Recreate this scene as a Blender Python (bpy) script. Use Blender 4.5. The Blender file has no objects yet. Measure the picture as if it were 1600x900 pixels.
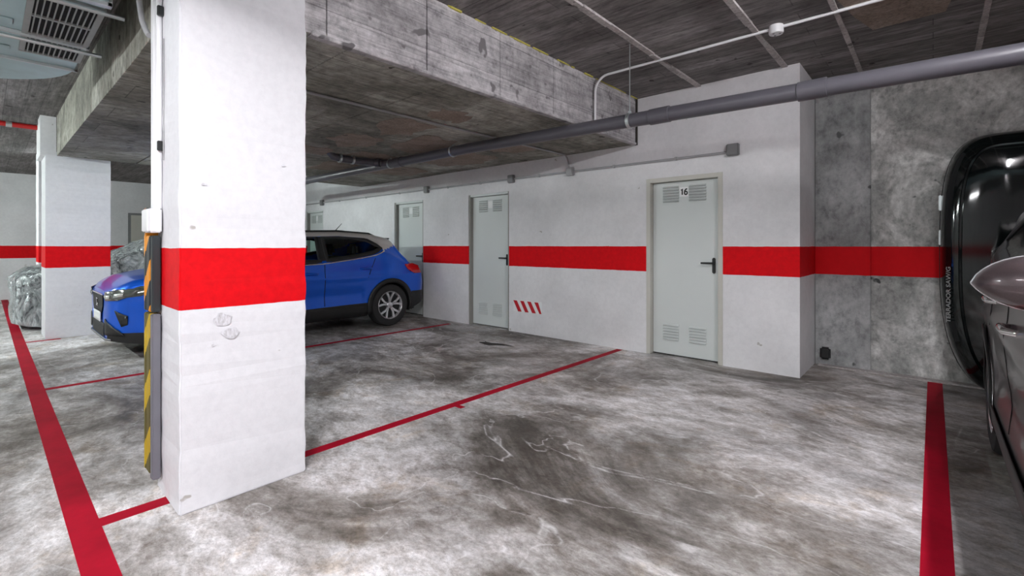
import bpy, bmesh, math, random
import numpy as np
from mathutils import Vector, Matrix, noise as mnoise
random.seed(7)
PI = math.pi
SC = bpy.context.scene
COL = SC.collection

# ------------------------------------------------------------------ camera
cam = bpy.data.cameras.new('camera'); camo = bpy.data.objects.new('camera', cam); COL.objects.link(camo)
camo.location = (0, 0, 1.30)
camo.rotation_euler = (PI / 2, 0, math.atan(658 / 736))
cam.sensor_width = 36; cam.lens = 36 * 736 / 1600; cam.shift_y = -67 / 1600
cam.clip_start = 0.02
SC.camera = camo
# ------------------------------------------------------------------ world, lights, exposure
w = bpy.data.worlds.new('world'); SC.world = w; w.use_nodes = True
w.node_tree.nodes['Background'].inputs[0].default_value = (0.8, 0.85, 0.9, 1)
w.node_tree.nodes['Background'].inputs[1].default_value = 0.05
SC.view_settings.view_transform = 'Standard'; SC.view_settings.look = 'None'
SC.view_settings.gamma = 1; SC.view_settings.use_curve_mapping = False
SC.view_settings.exposure = 0.58


# fluorescent lamps (all outside the frame): place, direction, radiance, colour; built by lamp() once the ceiling stands
LAMPS = [((0.62, -1.30, 2.93), 'y', 1060, (.985, .97, 1.0), 'above the brown car, towards its nose'),
         ((0.70, 2.40, 2.93), 'y', 340, (.985, .97, 1.0), 'above the brown car, towards its tail'),
         ((-2.40, -2.30, 2.66), 'x', 150, (.97, 0.98, 1.0), 'over the aisle before the near column'),
         ((-7.20, -2.30, 2.66), 'x', 430, (0.90, 1.0, 0.98), 'over the aisle before the blue car'),
         ((-12.2, -2.30, 2.66), 'x', 650, (0.88, 1.0, 0.97), 'over the aisle before the covered car'),
         ((-8.90, 2.50, 2.40), 'x', 100, (0.90, 1.0, 0.97), 'under the slab behind the near column')]


# ------------------------------------------------------------------ materials
def new_mat(name, rough=0.6, metal=0.0, col=(.5, .5, .5), spec=0.5, coat=0.0):
    m = bpy.data.materials.new(name); m.use_nodes = True
    nt = m.node_tree; b = nt.nodes['Principled BSDF']
    b.inputs['Base Color'].default_value = (*col, 1); b.inputs['Roughness'].default_value = rough
    b.inputs['Metallic'].default_value = metal; b.inputs['Specular IOR Level'].default_value = spec
    b.inputs['Coat Weight'].default_value = coat; b.inputs['Coat Roughness'].default_value = 0.05
    return m, nt, b


def N(nt, typ, **kw):
    n = nt.nodes.new(typ)
    for k, v in kw.items(): setattr(n, k, v)
    return n


def pos(nt, scale=(1, 1, 1), rot=(0, 0, 0), obj=False, loc=(0, 0, 0)):
    if obj:
        g = N(nt, 'ShaderNodeTexCoord').outputs['Object']
    else:
        g = N(nt, 'ShaderNodeNewGeometry').outputs['Position']
    mp = N(nt, 'ShaderNodeMapping'); mp.inputs['Scale'].default_value = scale; mp.inputs['Rotation'].default_value = rot; mp.inputs['Location'].default_value = loc
    nt.links.new(g, mp.inputs['Vector']); return mp.outputs[0]


def noise(nt, vec, scale, detail=6, rough=.6, dist=0.0):
    n = N(nt, 'ShaderNodeTexNoise'); n.inputs['Scale'].default_value = scale; n.inputs['Detail'].default_value = detail
    n.inputs['Roughness'].default_value = rough; n.inputs['Distortion'].default_value = dist
    nt.links.new(vec, n.inputs['Vector']); return n.outputs['Fac']


def ramp(nt, fac, stops):
    r = N(nt, 'ShaderNodeValToRGB'); e = r.color_ramp.elements
    while len(e) < len(stops): e.new(0.5)
    for i, (p, c) in enumerate(stops):
        e[i].position = p
        e[i].color = (c, c, c, 1) if not hasattr(c, '__len__') else (*c, 1)
    nt.links.new(fac, r.inputs['Fac']); return r.outputs['Color']


def mix(nt, fac, a, b, mode='MIX'):
    m = N(nt, 'ShaderNodeMix', data_type='RGBA', blend_type=mode)
    if isinstance(fac, float): m.inputs[0].default_value = fac
    else: nt.links.new(fac, m.inputs[0])
    for i, v in ((6, a), (7, b)):
        if isinstance(v, tuple): m.inputs[i].default_value = (*v, 1)
        else: nt.links.new(v, m.inputs[i])
    return m.outputs[2]


def math_(nt, op, a, b=None):
    m = N(nt, 'ShaderNodeMath', operation=op)
    for i, v in enumerate((a, b)):
        if v is None: continue
        if isinstance(v, (int, float)): m.inputs[i].default_value = v
        else: nt.links.new(v, m.inputs[i])
    return m.outputs[0]


def bump(nt, b, h, strength=.3, dist=.01):
    n = N(nt, 'ShaderNodeBump'); n.inputs['Strength'].default_value = strength; n.inputs['Distance'].default_value = dist
    nt.links.new(h, n.inputs['Height']); nt.links.new(n.outputs[0], b.inputs['Normal'])


def setc(nt, b, c): nt.links.new(c, b.inputs['Base Color'])


def band(nt, lo=.985, hi=1.285):
    g = N(nt, 'ShaderNodeNewGeometry').outputs['Position']
    s = N(nt, 'ShaderNodeSeparateXYZ'); nt.links.new(g, s.inputs[0]); z = s.outputs[2]
    wob = math_(nt, 'MULTIPLY', math_(nt, 'SUBTRACT', noise(nt, pos(nt), 9, 2), .5), .008)
    z = math_(nt, 'ADD', z, wob)
    return math_(nt, 'MULTIPLY', math_(nt, 'GREATER_THAN', z, lo), math_(nt, 'LESS_THAN', z, hi))


RED = (.74, .0005, .006)


def mat_wall(name, c=(.84, .835, .86), grime=.2):
    m, nt, b = new_mat(name, .75, spec=.2)
    v = pos(nt)
    n1 = noise(nt, v, 1.3, 6, .6); n2 = noise(nt, v, 22, 4, .7)
    base = mix(nt, ramp(nt, n1, [(.35, 0), (.7, 1)]), tuple(x * (1 - grime) for x in c), c)
    base = mix(nt, .22, base, ramp(nt, n2, [(.3, .66), (.6, .88)]), 'MIX')
    spots = ramp(nt, noise(nt, pos(nt, (1, 1, 1.3)), 7, 3, .5), [(.735, 0), (.76, 1)])
    base = mix(nt, spots, base, (.45, .43, .41))
    red = mix(nt, ramp(nt, n2, [(.3, 0), (.7, 1)]), tuple(x * .82 for x in RED), RED)
    setc(nt, b, mix(nt, band(nt), base, red))
    bump(nt, b, noise(nt, v, 90, 4, .7), .12, .004)
    return m


def mat_concrete(name, dark, mid, light, scale=1.0, stretch=(1, 1, 1), plank=None, red=False, rough=.8, b_str=.4, fleck=True, holes=.72):
    m, nt, b = new_mat(name, rough, spec=.3)
    v = pos(nt, stretch)
    n1 = noise(nt, v, 1.1 * scale, 8, .68, .6)
    base = ramp(nt, n1, [(.30, dark), (.50, mid), (.68, light)])
    n2 = noise(nt, v, 11 * scale, 6, .75)
    base = mix(nt, .85, base, ramp(nt, n2, [(.28, .36), (.48, .92), (.68, 1.3)]), 'MULTIPLY')
    if plank:   # imprint of the shuttering boards
        ax, wdt = plank
        br = N(nt, 'ShaderNodeTexBrick'); br.offset = .37
        br.inputs['Scale'].default_value = 1; br.inputs['Brick Width'].default_value = 2.1
        br.inputs['Row Height'].default_value = wdt; br.inputs['Mortar Size'].default_value = .004
        br.inputs['Color1'].default_value = (.72, .72, .72, 1); br.inputs['Color2'].default_value = (1.1, 1.1, 1.1, 1)
        br.inputs['Mortar'].default_value = (.45, .45, .45, 1)
        rot = {'x': (0, 0, 0), 'y': (0, 0, PI / 2), 'yz': (PI / 2, 0, 0), 'xz': (0, 0, 0)}[ax]
        nt.links.new(pos(nt, (1, 1, 1), rot), br.inputs['Vector'])
        base = mix(nt, .8, base, br.outputs['Color'], 'MULTIPLY')
        st = {'x': (1.2, 26, 5), 'y': (26, 1.2, 5), 'yz': (5, 1.2, 26), 'xz': (1.2, 5, 26)}[ax]
        g = noise(nt, pos(nt, st), 1.6, 5, .7, .3)
        base = mix(nt, .8, base, ramp(nt, g, [(.3, .45), (.55, 1.0), (.75, 1.3)]), 'MULTIPLY')
    if fleck:
        base = mix(nt, ramp(nt, noise(nt, pos(nt), 7, 2, .4), [(holes, 0), (holes + .03, 1)]), base, tuple(x * .5 for x in dark))
    if red: base = mix(nt, band(nt), base, mix(nt, n2, tuple(x * .75 for x in RED), RED))
    setc(nt, b, base)
    bump(nt, b, n2, b_str, .01)
    return m


FL = 5.0


def mat_floor():
    m, nt, b = new_mat('floor_concrete', .55, spec=.35)
    v = pos(nt)
    n1 = noise(nt, pos(nt, (.8, 1.05, 1), (0, 0, .35), loc=(FL, 2.7, 0)), .8, 12, .70, .55)
    c1 = ramp(nt, n1, [(.36, (.12, .108, .095)), (.44, (.28, .26, .242)), (.50, (.47, .455, .445)), (.56, (.68, .665, .665)), (.64, (.85, .83, .83))])
    n2 = noise(nt, pos(nt, (1, 1.7, 1), (0, 0, .55)), 5.5, 11, .80, .25)
    c = mix(nt, .9, c1, ramp(nt, n2, [(.34, (.36, .31, .27)), (.46, (.84, .81, .79)), (.58, (1.22, 1.22, 1.24))]), 'MULTIPLY')
    n3 = noise(nt, pos(nt, (1, 1.3, 1), (0, 0, .55)), 34, 8, .85)
    c = mix(nt, .7, c, ramp(nt, n3, [(.32, .38), (.5, 1.0), (.66, 1.35)]), 'MULTIPLY')
    n5 = noise(nt, v, 2.2, 8, .7, .8)
    c = mix(nt, ramp(nt, n5, [(.54, 0), (.66, .55)]), c, mix(nt, 1.0, c, (.80, .68, .52), 'MULTIPLY'))
    n6 = noise(nt, pos(nt, (1, 1.3, 1)), .55, 6, .6, .5)
    c = mix(nt, 1.0, c, ramp(nt, n6, [(.40, .62), (.6, 1.12)]), 'MULTIPLY')
    # pale trowel arcs
    n4 = noise(nt, pos(nt, (1, 1.6, 1), (0, 0, -.4)), .7, 3, .5, 1.8)
    arc = ramp(nt, math_(nt, 'ABSOLUTE', math_(nt, 'SUBTRACT', n4, .5)), [(0, 1), (.006, .25), (.012, 0)])
    c = mix(nt, math_(nt, 'MULTIPLY', arc, ramp(nt, n2, [(.4, 0), (.6, .7)])), c, (.78, .77, .78))
    setc(nt, b, c)
    bump(nt, b, n3, .15, .004)
    nt.links.new(ramp(nt, n2, [(.3, .42), (.7, .65)]), b.inputs['Roughness'])
    return m


def mat_line():
    m, nt, b = new_mat('line_paint', .65, spec=.12)
    n = noise(nt, pos(nt), 12, 6, .75)
    n2 = noise(nt, pos(nt), 2, 5, .7)
    c = mix(nt, ramp(nt, n2, [(.3, 0), (.7, 1)]), (.29, .002, .014), (.50, .004, .026))
    c = mix(nt, ramp(nt, n, [(.70, 0), (.78, 1)]), c, (.34, .12, .13))
    setc(nt, b, c); bump(nt, b, n, .1, .003)
    return m


def mat_simple(name, col, rough=.5, metal=0.0, var=.15, scale=8, spec=.5, coat=0.0):
    m, nt, b = new_mat(name, rough, metal, col, spec, coat)
    n = noise(nt, pos(nt), scale, 4, .6)
    setc(nt, b, mix(nt, n, tuple(x * (1 - var) for x in col), tuple(min(1, x * (1 + var)) for x in col)))
    return m


def mat_glass(name, tint, k=.75):
    m = bpy.data.materials.new(name); m.use_nodes = True; nt = m.node_tree
    nt.nodes.remove(nt.nodes['Principled BSDF'])
    t = N(nt, 'ShaderNodeBsdfTransparent'); t.inputs[0].default_value = (*tint, 1)
    g = N(nt, 'ShaderNodeBsdfGlossy'); g.inputs['Roughness'].default_value = .03
    f = N(nt, 'ShaderNodeFresnel'); f.inputs['IOR'].default_value = 1.45
    mx = N(nt, 'ShaderNodeMixShader')
    nt.links.new(f.outputs[0], mx.inputs[0]); nt.links.new(t.outputs[0], mx.inputs[1]); nt.links.new(g.outputs[0], mx.inputs[2])
    nt.links.new(mx.outputs[0], nt.nodes['Material Output'].inputs[0])
    return m


def mat_diag(name, c1, c2, width, axis='xz', rough=.55):
    m, nt, b = new_mat(name, rough)
    s = N(nt, 'ShaderNodeSeparateXYZ'); nt.links.new(pos(nt), s.inputs[0])
    a = math_(nt, 'ADD', s.outputs[0], s.outputs[1])
    f = math_(nt, 'FRACT', math_(nt, 'DIVIDE', math_(nt, 'SUBTRACT', s.outputs[2], math_(nt, 'MULTIPLY', a, 1.0)), width))
    f = math_(nt, 'GREATER_THAN', f, .45)
    n = noise(nt, pos(nt), 30, 4)
    setc(nt, b, mix(nt, f, mix(nt, n, c1, tuple(x * .7 for x in c1)), c2))
    return m


def mat_car(name, col, metal=.35):
    m, nt, b = new_mat(name, .3, metal, col, .5, .6)
    n = noise(nt, pos(nt), 900, 1)
    setc(nt, b, mix(nt, ramp(nt, n, [(.35, 0), (.7, 1)]), tuple(x * .8 for x in col), tuple(min(1, x * 1.2) for x in col)))
    return m


M = {}
M['floor'] = mat_floor()
M['line'] = mat_line()
M['white_wall'] = mat_wall('white_painted_plaster')
M['column'] = mat_wall('white_painted_column', (.73, .73, .77), .05)
M['ceiling'] = mat_concrete('ceiling_shuttered_concrete', (.12, .11, .108), (.235, .22, .215), (.39, .365, .365), 1.0, (.6, 1.8, 1), ('x', .16))
M['slab'] = mat_concrete('slab_shuttered_concrete', (.13, .125, .105), (.30, .288, .245), (.56, .545, .49), 1.0, (1, 1, 1), ('y', .42))
M['fascia'] = mat_concrete('beam_face_concrete', (.36, .34, .35), (.55, .53, .545), (.70, .68, .69), 1.2, (1, 1, 1), ('yz', .3), holes=.665)
M['fin'] = mat_concrete('joint_mortar', (.33, .30, .29), (.46, .43, .42), (.55, .52, .51), 3)
M['concrete_wall'] = mat_concrete('cast_wall_concrete', (.15, .16, .155), (.42, .425, .41), (.86, .86, .84), 1.6, (1, 1, .8), None, True)
M['pilaster'] = mat_concrete('pilaster_concrete', (.24, .25, .25), (.38, .39, .39), (.5, .51, .51), 1.1, (1, 1, .7), None, True)
M['clay'] = mat_concrete('exposed_clay', (.20, .155, .125), (.28, .22, .18), (.36, .295, .25), 4)
M['foam'] = mat_simple('yellow_foam', (.50, .45, .10), .8, scale=30, var=.4)
M['door'] = mat_simple('door_enamel', (.66, .70, .69), .38, var=.04, scale=2)
M['frame'] = mat_simple('door_frame_enamel', (.56, .55, .50), .45, var=.05)
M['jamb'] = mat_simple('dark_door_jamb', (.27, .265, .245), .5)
M['black'] = mat_simple('black_plastic', (.016, .018, .018), .35)
M['blackmatte'] = mat_simple('black_rough_plastic', (.014, .015, .016), .7)
M['rubber'] = mat_simple('tyre_rubber', (.02, .02, .021), .8)
M['white'] = mat_simple('white_plastic', (.8, .8, .82), .4, var=.04)
M['plate'] = mat_simple('white_number_card', (.85, .87, .87), .4, var=.02)
M['ink'] = mat_simple('black_ink', (.012, .012, .013), .5)
M['grey_box'] = mat_simple('grey_plastic', (.22, .22, .225), .5)
M['conduit'] = mat_simple('grey_conduit', (.36, .36, .37), .45)
M['pvc'] = mat_simple('drain_pipe_pvc', (.095, .092, .108), .33, var=.1)
M['steel'] = mat_simple('galvanised_steel', (.62, .68, .68), .3, .85, .12, 5)
M['duct'] = mat_simple('galvanised_duct', (.46, .62, .64), .42, .5, .25, 4)
M['ducttrim'] = mat_simple('duct_flange', (.72, .76, .77), .35, .5, .08)
M['grille'] = mat_simple('vent_grille', (.36, .38, .37), .5, .2)
M['void'] = mat_simple('vent_void', (.006, .007, .007), .9)
M['redpipe'] = mat_simple('sprinkler_red', (.45, .015, .015), .4)
M['redprint'] = mat_simple('red_print', (.55, .01, .02), .4, var=.05)
M['hazard'] = mat_diag('orange_black_foam', (.85, .33, .01), (.015, .02, .025), .24)
M['hazard2'] = mat_diag('yellow_black_foam', (.62, .42, .01), (.10, .08, .01), .30)
M['foamgrey'] = mat_simple('grey_foam', (.16, .16, .185), .75)
M['foamdark'] = mat_simple('dark_foam', (.02, .028, .032), .7)
M['blue'] = mat_car('blue_car_paint', (.0, .115, .74), .5)
M['brown'] = mat_car('dark_brown_car_paint', (.10, .075, .08), .6)
M['roofgrey'] = mat_car('pale_roof_paint', (.62, .60, .58), .2)
M['cladding'] = mat_simple('car_black_cladding', (.013, .014, .014), .5)
M['chrome'] = mat_simple('chrome', (.8, .8, .8), .12, 1.0, .05)
M['alloy'] = mat_simple('alloy', (.72, .72, .75), .25, .7, .1)
M['glass'] = mat_glass('car_glass', (.74, .86, .82))
M['lens'] = mat_simple('headlamp_lens', (.09, .10, .09), .12, .3, .5, 30, coat=1)
M['led'] = mat_simple('lamp_reflector', (.75, .78, .74), .2, .6)
M['taillens'] = mat_simple('red_lens', (.55, .01, .015), .15, 0, .2, coat=1)
M['seat'] = mat_simple('seat_cloth', (.03, .03, .032), .9)
M['gloss'] = mat_simple('gloss_black_plastic', (.002, .004, .004), .07, 0, .1, spec=.55)
M['letters'] = mat_simple('silver_lettering', (.30, .31, .31), .4, .2)
M['stain'] = mat_simple('oil_stain', (.018, .014, .010), .6)


def mat_cover():
    m, nt, b = new_mat('crinkled_plastic', .22, .65, (.40, .43, .44))
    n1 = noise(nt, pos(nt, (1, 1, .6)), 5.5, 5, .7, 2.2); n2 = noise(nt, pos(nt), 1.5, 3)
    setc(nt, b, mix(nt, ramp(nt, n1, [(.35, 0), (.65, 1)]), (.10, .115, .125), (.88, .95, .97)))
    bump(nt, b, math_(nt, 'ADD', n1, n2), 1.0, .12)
    return m


M['cover'] = mat_cover()


# ------------------------------------------------------------------ mesh helpers
class MB:
    def __init__(s): s.bm = bmesh.new()

    def box(s, x0, x1, y0, y1, z0, z1, bev=0.0, rot=None, seg=2):
        r = bmesh.ops.create_cube(s.bm, size=1); vs = r['verts']
        for v in vs: v.co = Vector((x0 + (x1 - x0) * (v.co.x + .5), y0 + (y1 - y0) * (v.co.y + .5), z0 + (z1 - z0) * (v.co.z + .5)))
        if rot is not None:
            c = Vector(((x0 + x1) / 2, (y0 + y1) / 2, (z0 + z1) / 2))
            for v in vs: v.co = c + rot @ (v.co - c)
        if bev:
            es = list({e for v in vs for e in v.link_edges})
            bmesh.ops.bevel(s.bm, geom=es, offset=bev, segments=seg, affect='EDGES')
        return s

    def tube(s, pts, r, n=14, caps=True):
        pts = [Vector(p) for p in pts]; rings = []
        rr = r if hasattr(r, '__len__') else [r] * len(pts)
        t0 = (pts[1] - pts[0]).normalized()
        up = Vector((0, 0, 1)) if abs(t0.z) < .9 else Vector((1, 0, 0))
        a = t0.cross(up).normalized()
        for i, p in enumerate(pts):
            t = (pts[min(i + 1, len(pts) - 1)] - pts[max(i - 1, 0)]).normalized()
            a = (a - t * a.dot(t)).normalized(); b = t.cross(a)
            rings.append([s.bm.verts.new(p + (a * math.cos(q) + b * math.sin(q)) * rr[i]) for q in [2 * PI * k / n for k in range(n)]])
        for A, B in zip(rings, rings[1:]):
            for k in range(n): s.bm.faces.new((A[k], A[(k + 1) % n], B[(k + 1) % n], B[k]))
        if caps:
            s.bm.faces.new(rings[0][::-1]); s.bm.faces.new(rings[-1])
        return s

    def lathe(s, prof, n=32, axis='x', c=(0, 0, 0), caps=True):
        """prof: list of (offset along axis, radius)"""
        c = Vector(c); rings = []
        for (u, r) in prof:
            ring = []
            for k in range(n):
                q = 2 * PI * k / n; p, o = r * math.cos(q), r * math.sin(q)
                ring.append(s.bm.verts.new(c + Vector({'x': (u, p, o), 'y': (p, u, o), 'z': (p, o, u)}[axis])))
            rings.append(ring)
        for A, B in zip(rings, rings[1:]):
            for k in range(n): s.bm.faces.new((A[k], A[(k + 1) % n], B[(k + 1) % n], B[k]))
        for R in ((rings[0], rings[-1]) if caps else ()):
            try: s.bm.faces.new(R)
            except ValueError: pass
        return s

    def prism(s, poly, d):
        """poly: list of 3D points; extruded by vector d"""
        d = Vector(d); A = [s.bm.verts.new(p) for p in poly]; B = [s.bm.verts.new(Vector(p) + d) for p in poly]
        n = len(A); s.bm.faces.new(A[::-1]); s.bm.faces.new(B)
        for k in range(n): s.bm.faces.new((A[k], A[(k + 1) % n], B[(k + 1) % n], B[k]))
        return s

    def build(s, name, m, parent=None, smooth=False, recalc=True):
        if recalc: bmesh.ops.recalc_face_normals(s.bm, faces=s.bm.faces[:])
        me = bpy.data.meshes.new(name); s.bm.to_mesh(me); s.bm.free()
        return link_mesh(name, me, m, parent, smooth)


def link_mesh(name, me, m, parent=None, smooth=False):
    me.materials.append(m if not isinstance(m, str) else M[m])
    if smooth:
        me.polygons.foreach_set('use_smooth', [True] * len(me.polygons))
        try: me.set_sharp_from_angle(angle=math.radians(38))
        except Exception: pass
    o = bpy.data.objects.new(name, me); COL.objects.link(o)
    if parent: o.parent = parent
    return o


def tag(o, label=None, cat=None, group=None, kind=None):
    if label: o['label'] = label
    if cat: o['category'] = cat
    if group: o['group'] = group
    if kind: o['kind'] = kind
    return o


def empty(name, loc=(0, 0, 0), rz=0):
    o = bpy.data.objects.new(name, None); COL.objects.link(o); o.location = loc; o.rotation_euler = (0, 0, rz)
    o.empty_display_size = .1; return o


def dup(o, parent, loc=None):
    c = o.copy(); COL.objects.link(c); c.parent = parent
    if loc is not None: c.location = loc
    return c


def arcpts(c, r, a0, a1, n, plane):
    """points of an arc; plane 'xy','xz','yz'"""
    out = []
    for k in range(n + 1):
        a = a0 + (a1 - a0) * k / n; u, v = r * math.cos(a), r * math.sin(a)
        d = {'xy': (u, v, 0), 'xz': (u, 0, v), 'yz': (0, u, v)}[plane]
        out.append((c[0] + d[0], c[1] + d[1], c[2] + d[2]))
    return out


# ------------------------------------------------------------------ the setting
H = 3.08          # main ceiling
HS = 2.53         # underside of the dropped slab
XF = -2.69        # right face of column and slab edge
YW = 5.30         # wall with the store room doors
YC = 6.10         # cast concrete wall
XL = -16.4        # far wall

floor = tag(MB().box(XL - .2, 6.2, -7.2, YC + .2, -.12, 0).build('floor', 'floor'), kind='structure')


def floor_line(x0, x1, y0, y1):
    MB().box(x0, x1, y0, y1, -.001, .0015).build('bay_line', 'line', floor)


floor_line(-2.955, -2.865, .36, .75); floor_line(-2.95, -2.87, 1.1, 5.27)
floor_line(-6.0, -5.92, .36, 5.12)
floor_line(-9.07, -8.99, .36, .7); floor_line(-9.07, -8.99, 1.3, 5.12)
floor_line(-.04, .065, .36, 5.98)
floor_line(XL, 6, .25, .36)
floor_line(-2.87, -2.80, 2.52, 2.57)
# oil stain, an uneven blotch
pts = []
for k in range(22):
    a = 2 * PI * k / 22; rx = .25 * (1 + .25 * math.sin(3 * a + 1) + .12 * math.sin(7 * a)); ry = .075 * (1 + .3 * math.sin(2 * a) + .2 * math.sin(5 * a + 2))
    pts.append((-4.33 + rx * math.cos(a), 4.43 + ry * math.sin(a) + .08 * math.cos(a) ** 2, .0004))
MB().prism(pts, (0, 0, .001)).build('oil_stain', 'stain', floor)
# mortar fillet at the foot of the cast wall
f = MB()
for k in range(14):
    x0 = -.93 + k * .5; f.box(x0, x0 + .5, YC - .10 - .03 * random.random(), YC, -.01, .012 + .006 * random.random(), .004)
f.build('mortar_fillet', 'fin', floor)

ceiling = tag(MB().box(XL - .2, 6.2, -7.2, YC + .2, H, H + .2).build('ceiling', 'ceiling'), kind='structure')
for x, y0, y1, wd in ((-1.95, .6, 5.3, .05), (-1.10, -2, 5.3, .045), (-.55, .5, 6.1, .04), (.3, .5, 6.1, .04), (-2.45, -3, .6, .04)):
    m_ = MB(); n_ = 12
    for k in range(n_):
        a, b = y0 + (y1 - y0) * k / n_, y0 + (y1 - y0) * (k + 1) / n_
        m_.box(x - wd / 2 * (.8 + .4 * random.random()), x + wd / 2 * (.8 + .4 * random.random()), a, b, H - .012 - .01 * random.random(), H + .01)
    m_.build('joint_fin', 'fin', ceiling)
MB().prism([(-.52, 4.1, H - .006), (-.46, 4.5, H - .006), (-.37, 4.88, H - .006), (.07, 4.86, H - .006), (.12, 4.5, H - .006), (.1, 4.1, H - .006)], (0, 0, .01)).build('clay_patch', 'clay', ceiling)
# yellow expanding foam in the joint over the slab edge
f = MB()
for k in range(46):
    y = 1.9 + 3.3 * k / 46 + random.uniform(-.03, .03)
    if random.random() < .75:
        r = random.uniform(.006, .013); f.box(XF + .001, XF + .006 + r, y, y + random.uniform(.03, .16), H - r, H + .005, .004, seg=1)
f.build('foam_seal', 'foam', ceiling)
# shallow drop of the ceiling beyond the far column
MB().box(XL, -9.5, -7, .62, H - .06, H + .02).build('ceiling_step', 'ceiling', ceiling)
MB().box(XL, -9.95, .62, YW, H - .06, H + .02).build('ceiling_step', 'ceiling', ceiling)

# dropped slab with cast panels on its faces
XS = -9.0
slab = tag(MB().box(XS, XF - .02, .70, YW, HS + .02, H).build('ceiling_slab', 'slab'), kind='structure')
ys = [.68, 1.355, 2.10, 2.86, 3.60, 4.34, 4.86, 5.26]
for i, (a, b) in enumerate(zip(ys, ys[1:])):
    d = random.uniform(-.003, .003)
    MB().box(XF - .022, XF + .002 + d, a + .003, b - .003, HS, H, .003, seg=1).build('cast_panel', 'fascia', slab)
MB().box(XF - .02, XF + .006, YW - .04, YW, HS - .01, H).build('end_joint', 'stain', slab)
yu = [.66, 1.52, 2.35, 3.19, 4.07, YW]
xu = [XF, -4.62, -6.5, -8.0, XS]
for i, (a, b) in enumerate(zip(yu, yu[1:])):
    for j, (p, q) in enumerate(zip(xu, xu[1:])):
        d = random.uniform(-.004, .004); off = 0.0 if j == 0 else .25 * math.sin(i * 2.1 + j)
        p2 = p if j == 0 else p + .25 * math.sin(i * 2.1 + j - 1 + 1)
        q2 = q if j == len(xu) - 2 else q + .25 * math.sin(i * 2.1 + j + 1)
        MB().box(q2 + .004, p2 - .004, a + .004, b - .004, HS + d, HS + .03, .003, seg=1).build('soffit_panel', 'slab', slab)
for k in range(6):
    a, b = XS + k * 1.05 + .003, XS + (k + 1) * 1.05 - .003
    MB().box(a, min(b, XF - .02), .655 + random.uniform(-.003, .003), .72, HS - .002, H, .003, seg=1).build('cast_panel', 'slab', slab)
MB().box(XF - .05, XF + .012, 1.26, YW - .04, HS - .012, HS + .012, .004).build('edge_fin', 'fascia', slab)
CP = [[(-4.27, 2.64), (-3.82, 2.66), (-3.81, 3.10), (-4.3, 3.16), (-4.55, 2.95)],
      [(-3.55, 2.75), (-3.31, 2.75), (-3.24, 3.02), (-3.35, 3.14), (-3.55, 3.16), (-3.6, 3.0)],
      [(-5.12, 2.62), (-4.71, 2.66), (-4.77, 3.14), (-5.27, 3.15), (-5.5, 2.95)],
      [(-5.0, 3.3), (-4.2, 3.3), (-4.25, 3.7), (-4.7, 3.95), (-5.2, 3.8)],
      [(-6.3, 3.25), (-5.5, 3.3), (-5.6, 4.0), (-6.1, 3.9), (-6.4, 3.6)],
      [(-5.6, 4.3), (-4.6, 4.2), (-4.5, 4.8), (-5.1, 4.95), (-5.7, 4.75)],
      [(-7.4, 3.4), (-6.6, 3.35), (-6.6, 3.9), (-7.3, 4.0)],
      [(-7.2, 4.3), (-6.2, 4.2), (-6.2, 4.9), (-6.9, 5.0)],
      [(-4.3, 4.3), (-3.7, 4.25), (-3.75, 4.7), (-4.2, 4.75)],
      [(-6.2, 2.5), (-5.7, 2.5), (-5.75, 3.0), (-6.25, 3.05)]]
for c in CP:
    c2 = []
    for (a, b) in zip(c, c[1:] + c[:1]):
        for k in range(5):
            t = k / 5; c2.append((a[0] + (b[0] - a[0]) * t + random.uniform(-.055, .055), a[1] + (b[1] - a[1]) * t + random.uniform(-.04, .04), HS - .007))
    MB().prism(c2, (0, 0, .006)).build('clay_patch', 'clay', slab)

# fluorescent battens: each lights the place with its own tube
def lamp(loc, axis, power, col, where):
    t = tag(empty('fluorescent_lamp', loc, 0 if axis == 'x' else PI / 2), 'fluorescent tube lamp ' + where, 'lamp')
    MB().box(-.65, .65, -.04, .04, .05, .10, .008).build('housing', 'white', t)
    for e in (-1, 1): MB().box(min(e * .60, e * .64), max(e * .60, e * .64), -.018, .018, -.02, .052, .004).build('tube_holder', 'white', t)
    for e in (-.5, .5): MB().tube([(e, 0, .09), (e, 0, H - loc[2])], .006, 8).build('hanger', 'steel', t)
    m = bpy.data.materials.new('lit_tube'); m.use_nodes = True; nt = m.node_tree; b = nt.nodes['Principled BSDF']
    b.inputs['Emission Color'].default_value = (*col, 1); b.inputs['Emission Strength'].default_value = power
    MB().tube([(-.60, 0, 0), (.60, 0, 0)], .016, 12).build('glowing_tube', m, t, True)


for L_ in LAMPS: lamp(*L_)

# walls
DOORS = [(-2.57, -1.69, 2.09, 'frame'), (-5.70, -4.80, 2.12, 'door'), (-7.80, -6.90, 2.12, 'door'), (-11.55, -10.70, 2.12, 'door')]
wb = MB(); x = -.97
for (a, b, h, fm) in DOORS:
    wb.box(b, x, YW, YW + .15, 0, H); wb.box(a, b, YW, YW + .15, h, H); x = a
wb.box(XL, x, YW, YW + .15, 0, H)
wall_back = tag(wb.build('wall_back', 'white_wall'), kind='structure')
tag(MB().box(-1.12, -.97, YW + .15, YC, 0, H).build('wall_return', 'white_wall'), kind='structure')
wr = tag(MB().box(-1.12, 6.2, YC, YC + .2, 0, H).build('wall_concrete', 'concrete_wall'), kind='structure')
MB().box(-.965, -.48, YC - .035, YC + .01, 0, H, .006).build('pilaster', 'pilaster', wr)
tag(MB().box(XL - .2, XL, -7.2, YC, 0, H).build('wall_left', 'white_wall'), kind='structure')
tag(MB().box(XL, 6.2, -7.2, -7.0, 0, H).build('wall_front', 'white_wall'), kind='structure')
tag(MB().box(6.0, 6.2, -7.0, YC, 0, H).build('wall_right', 'concrete_wall'), kind='structure')


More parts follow.
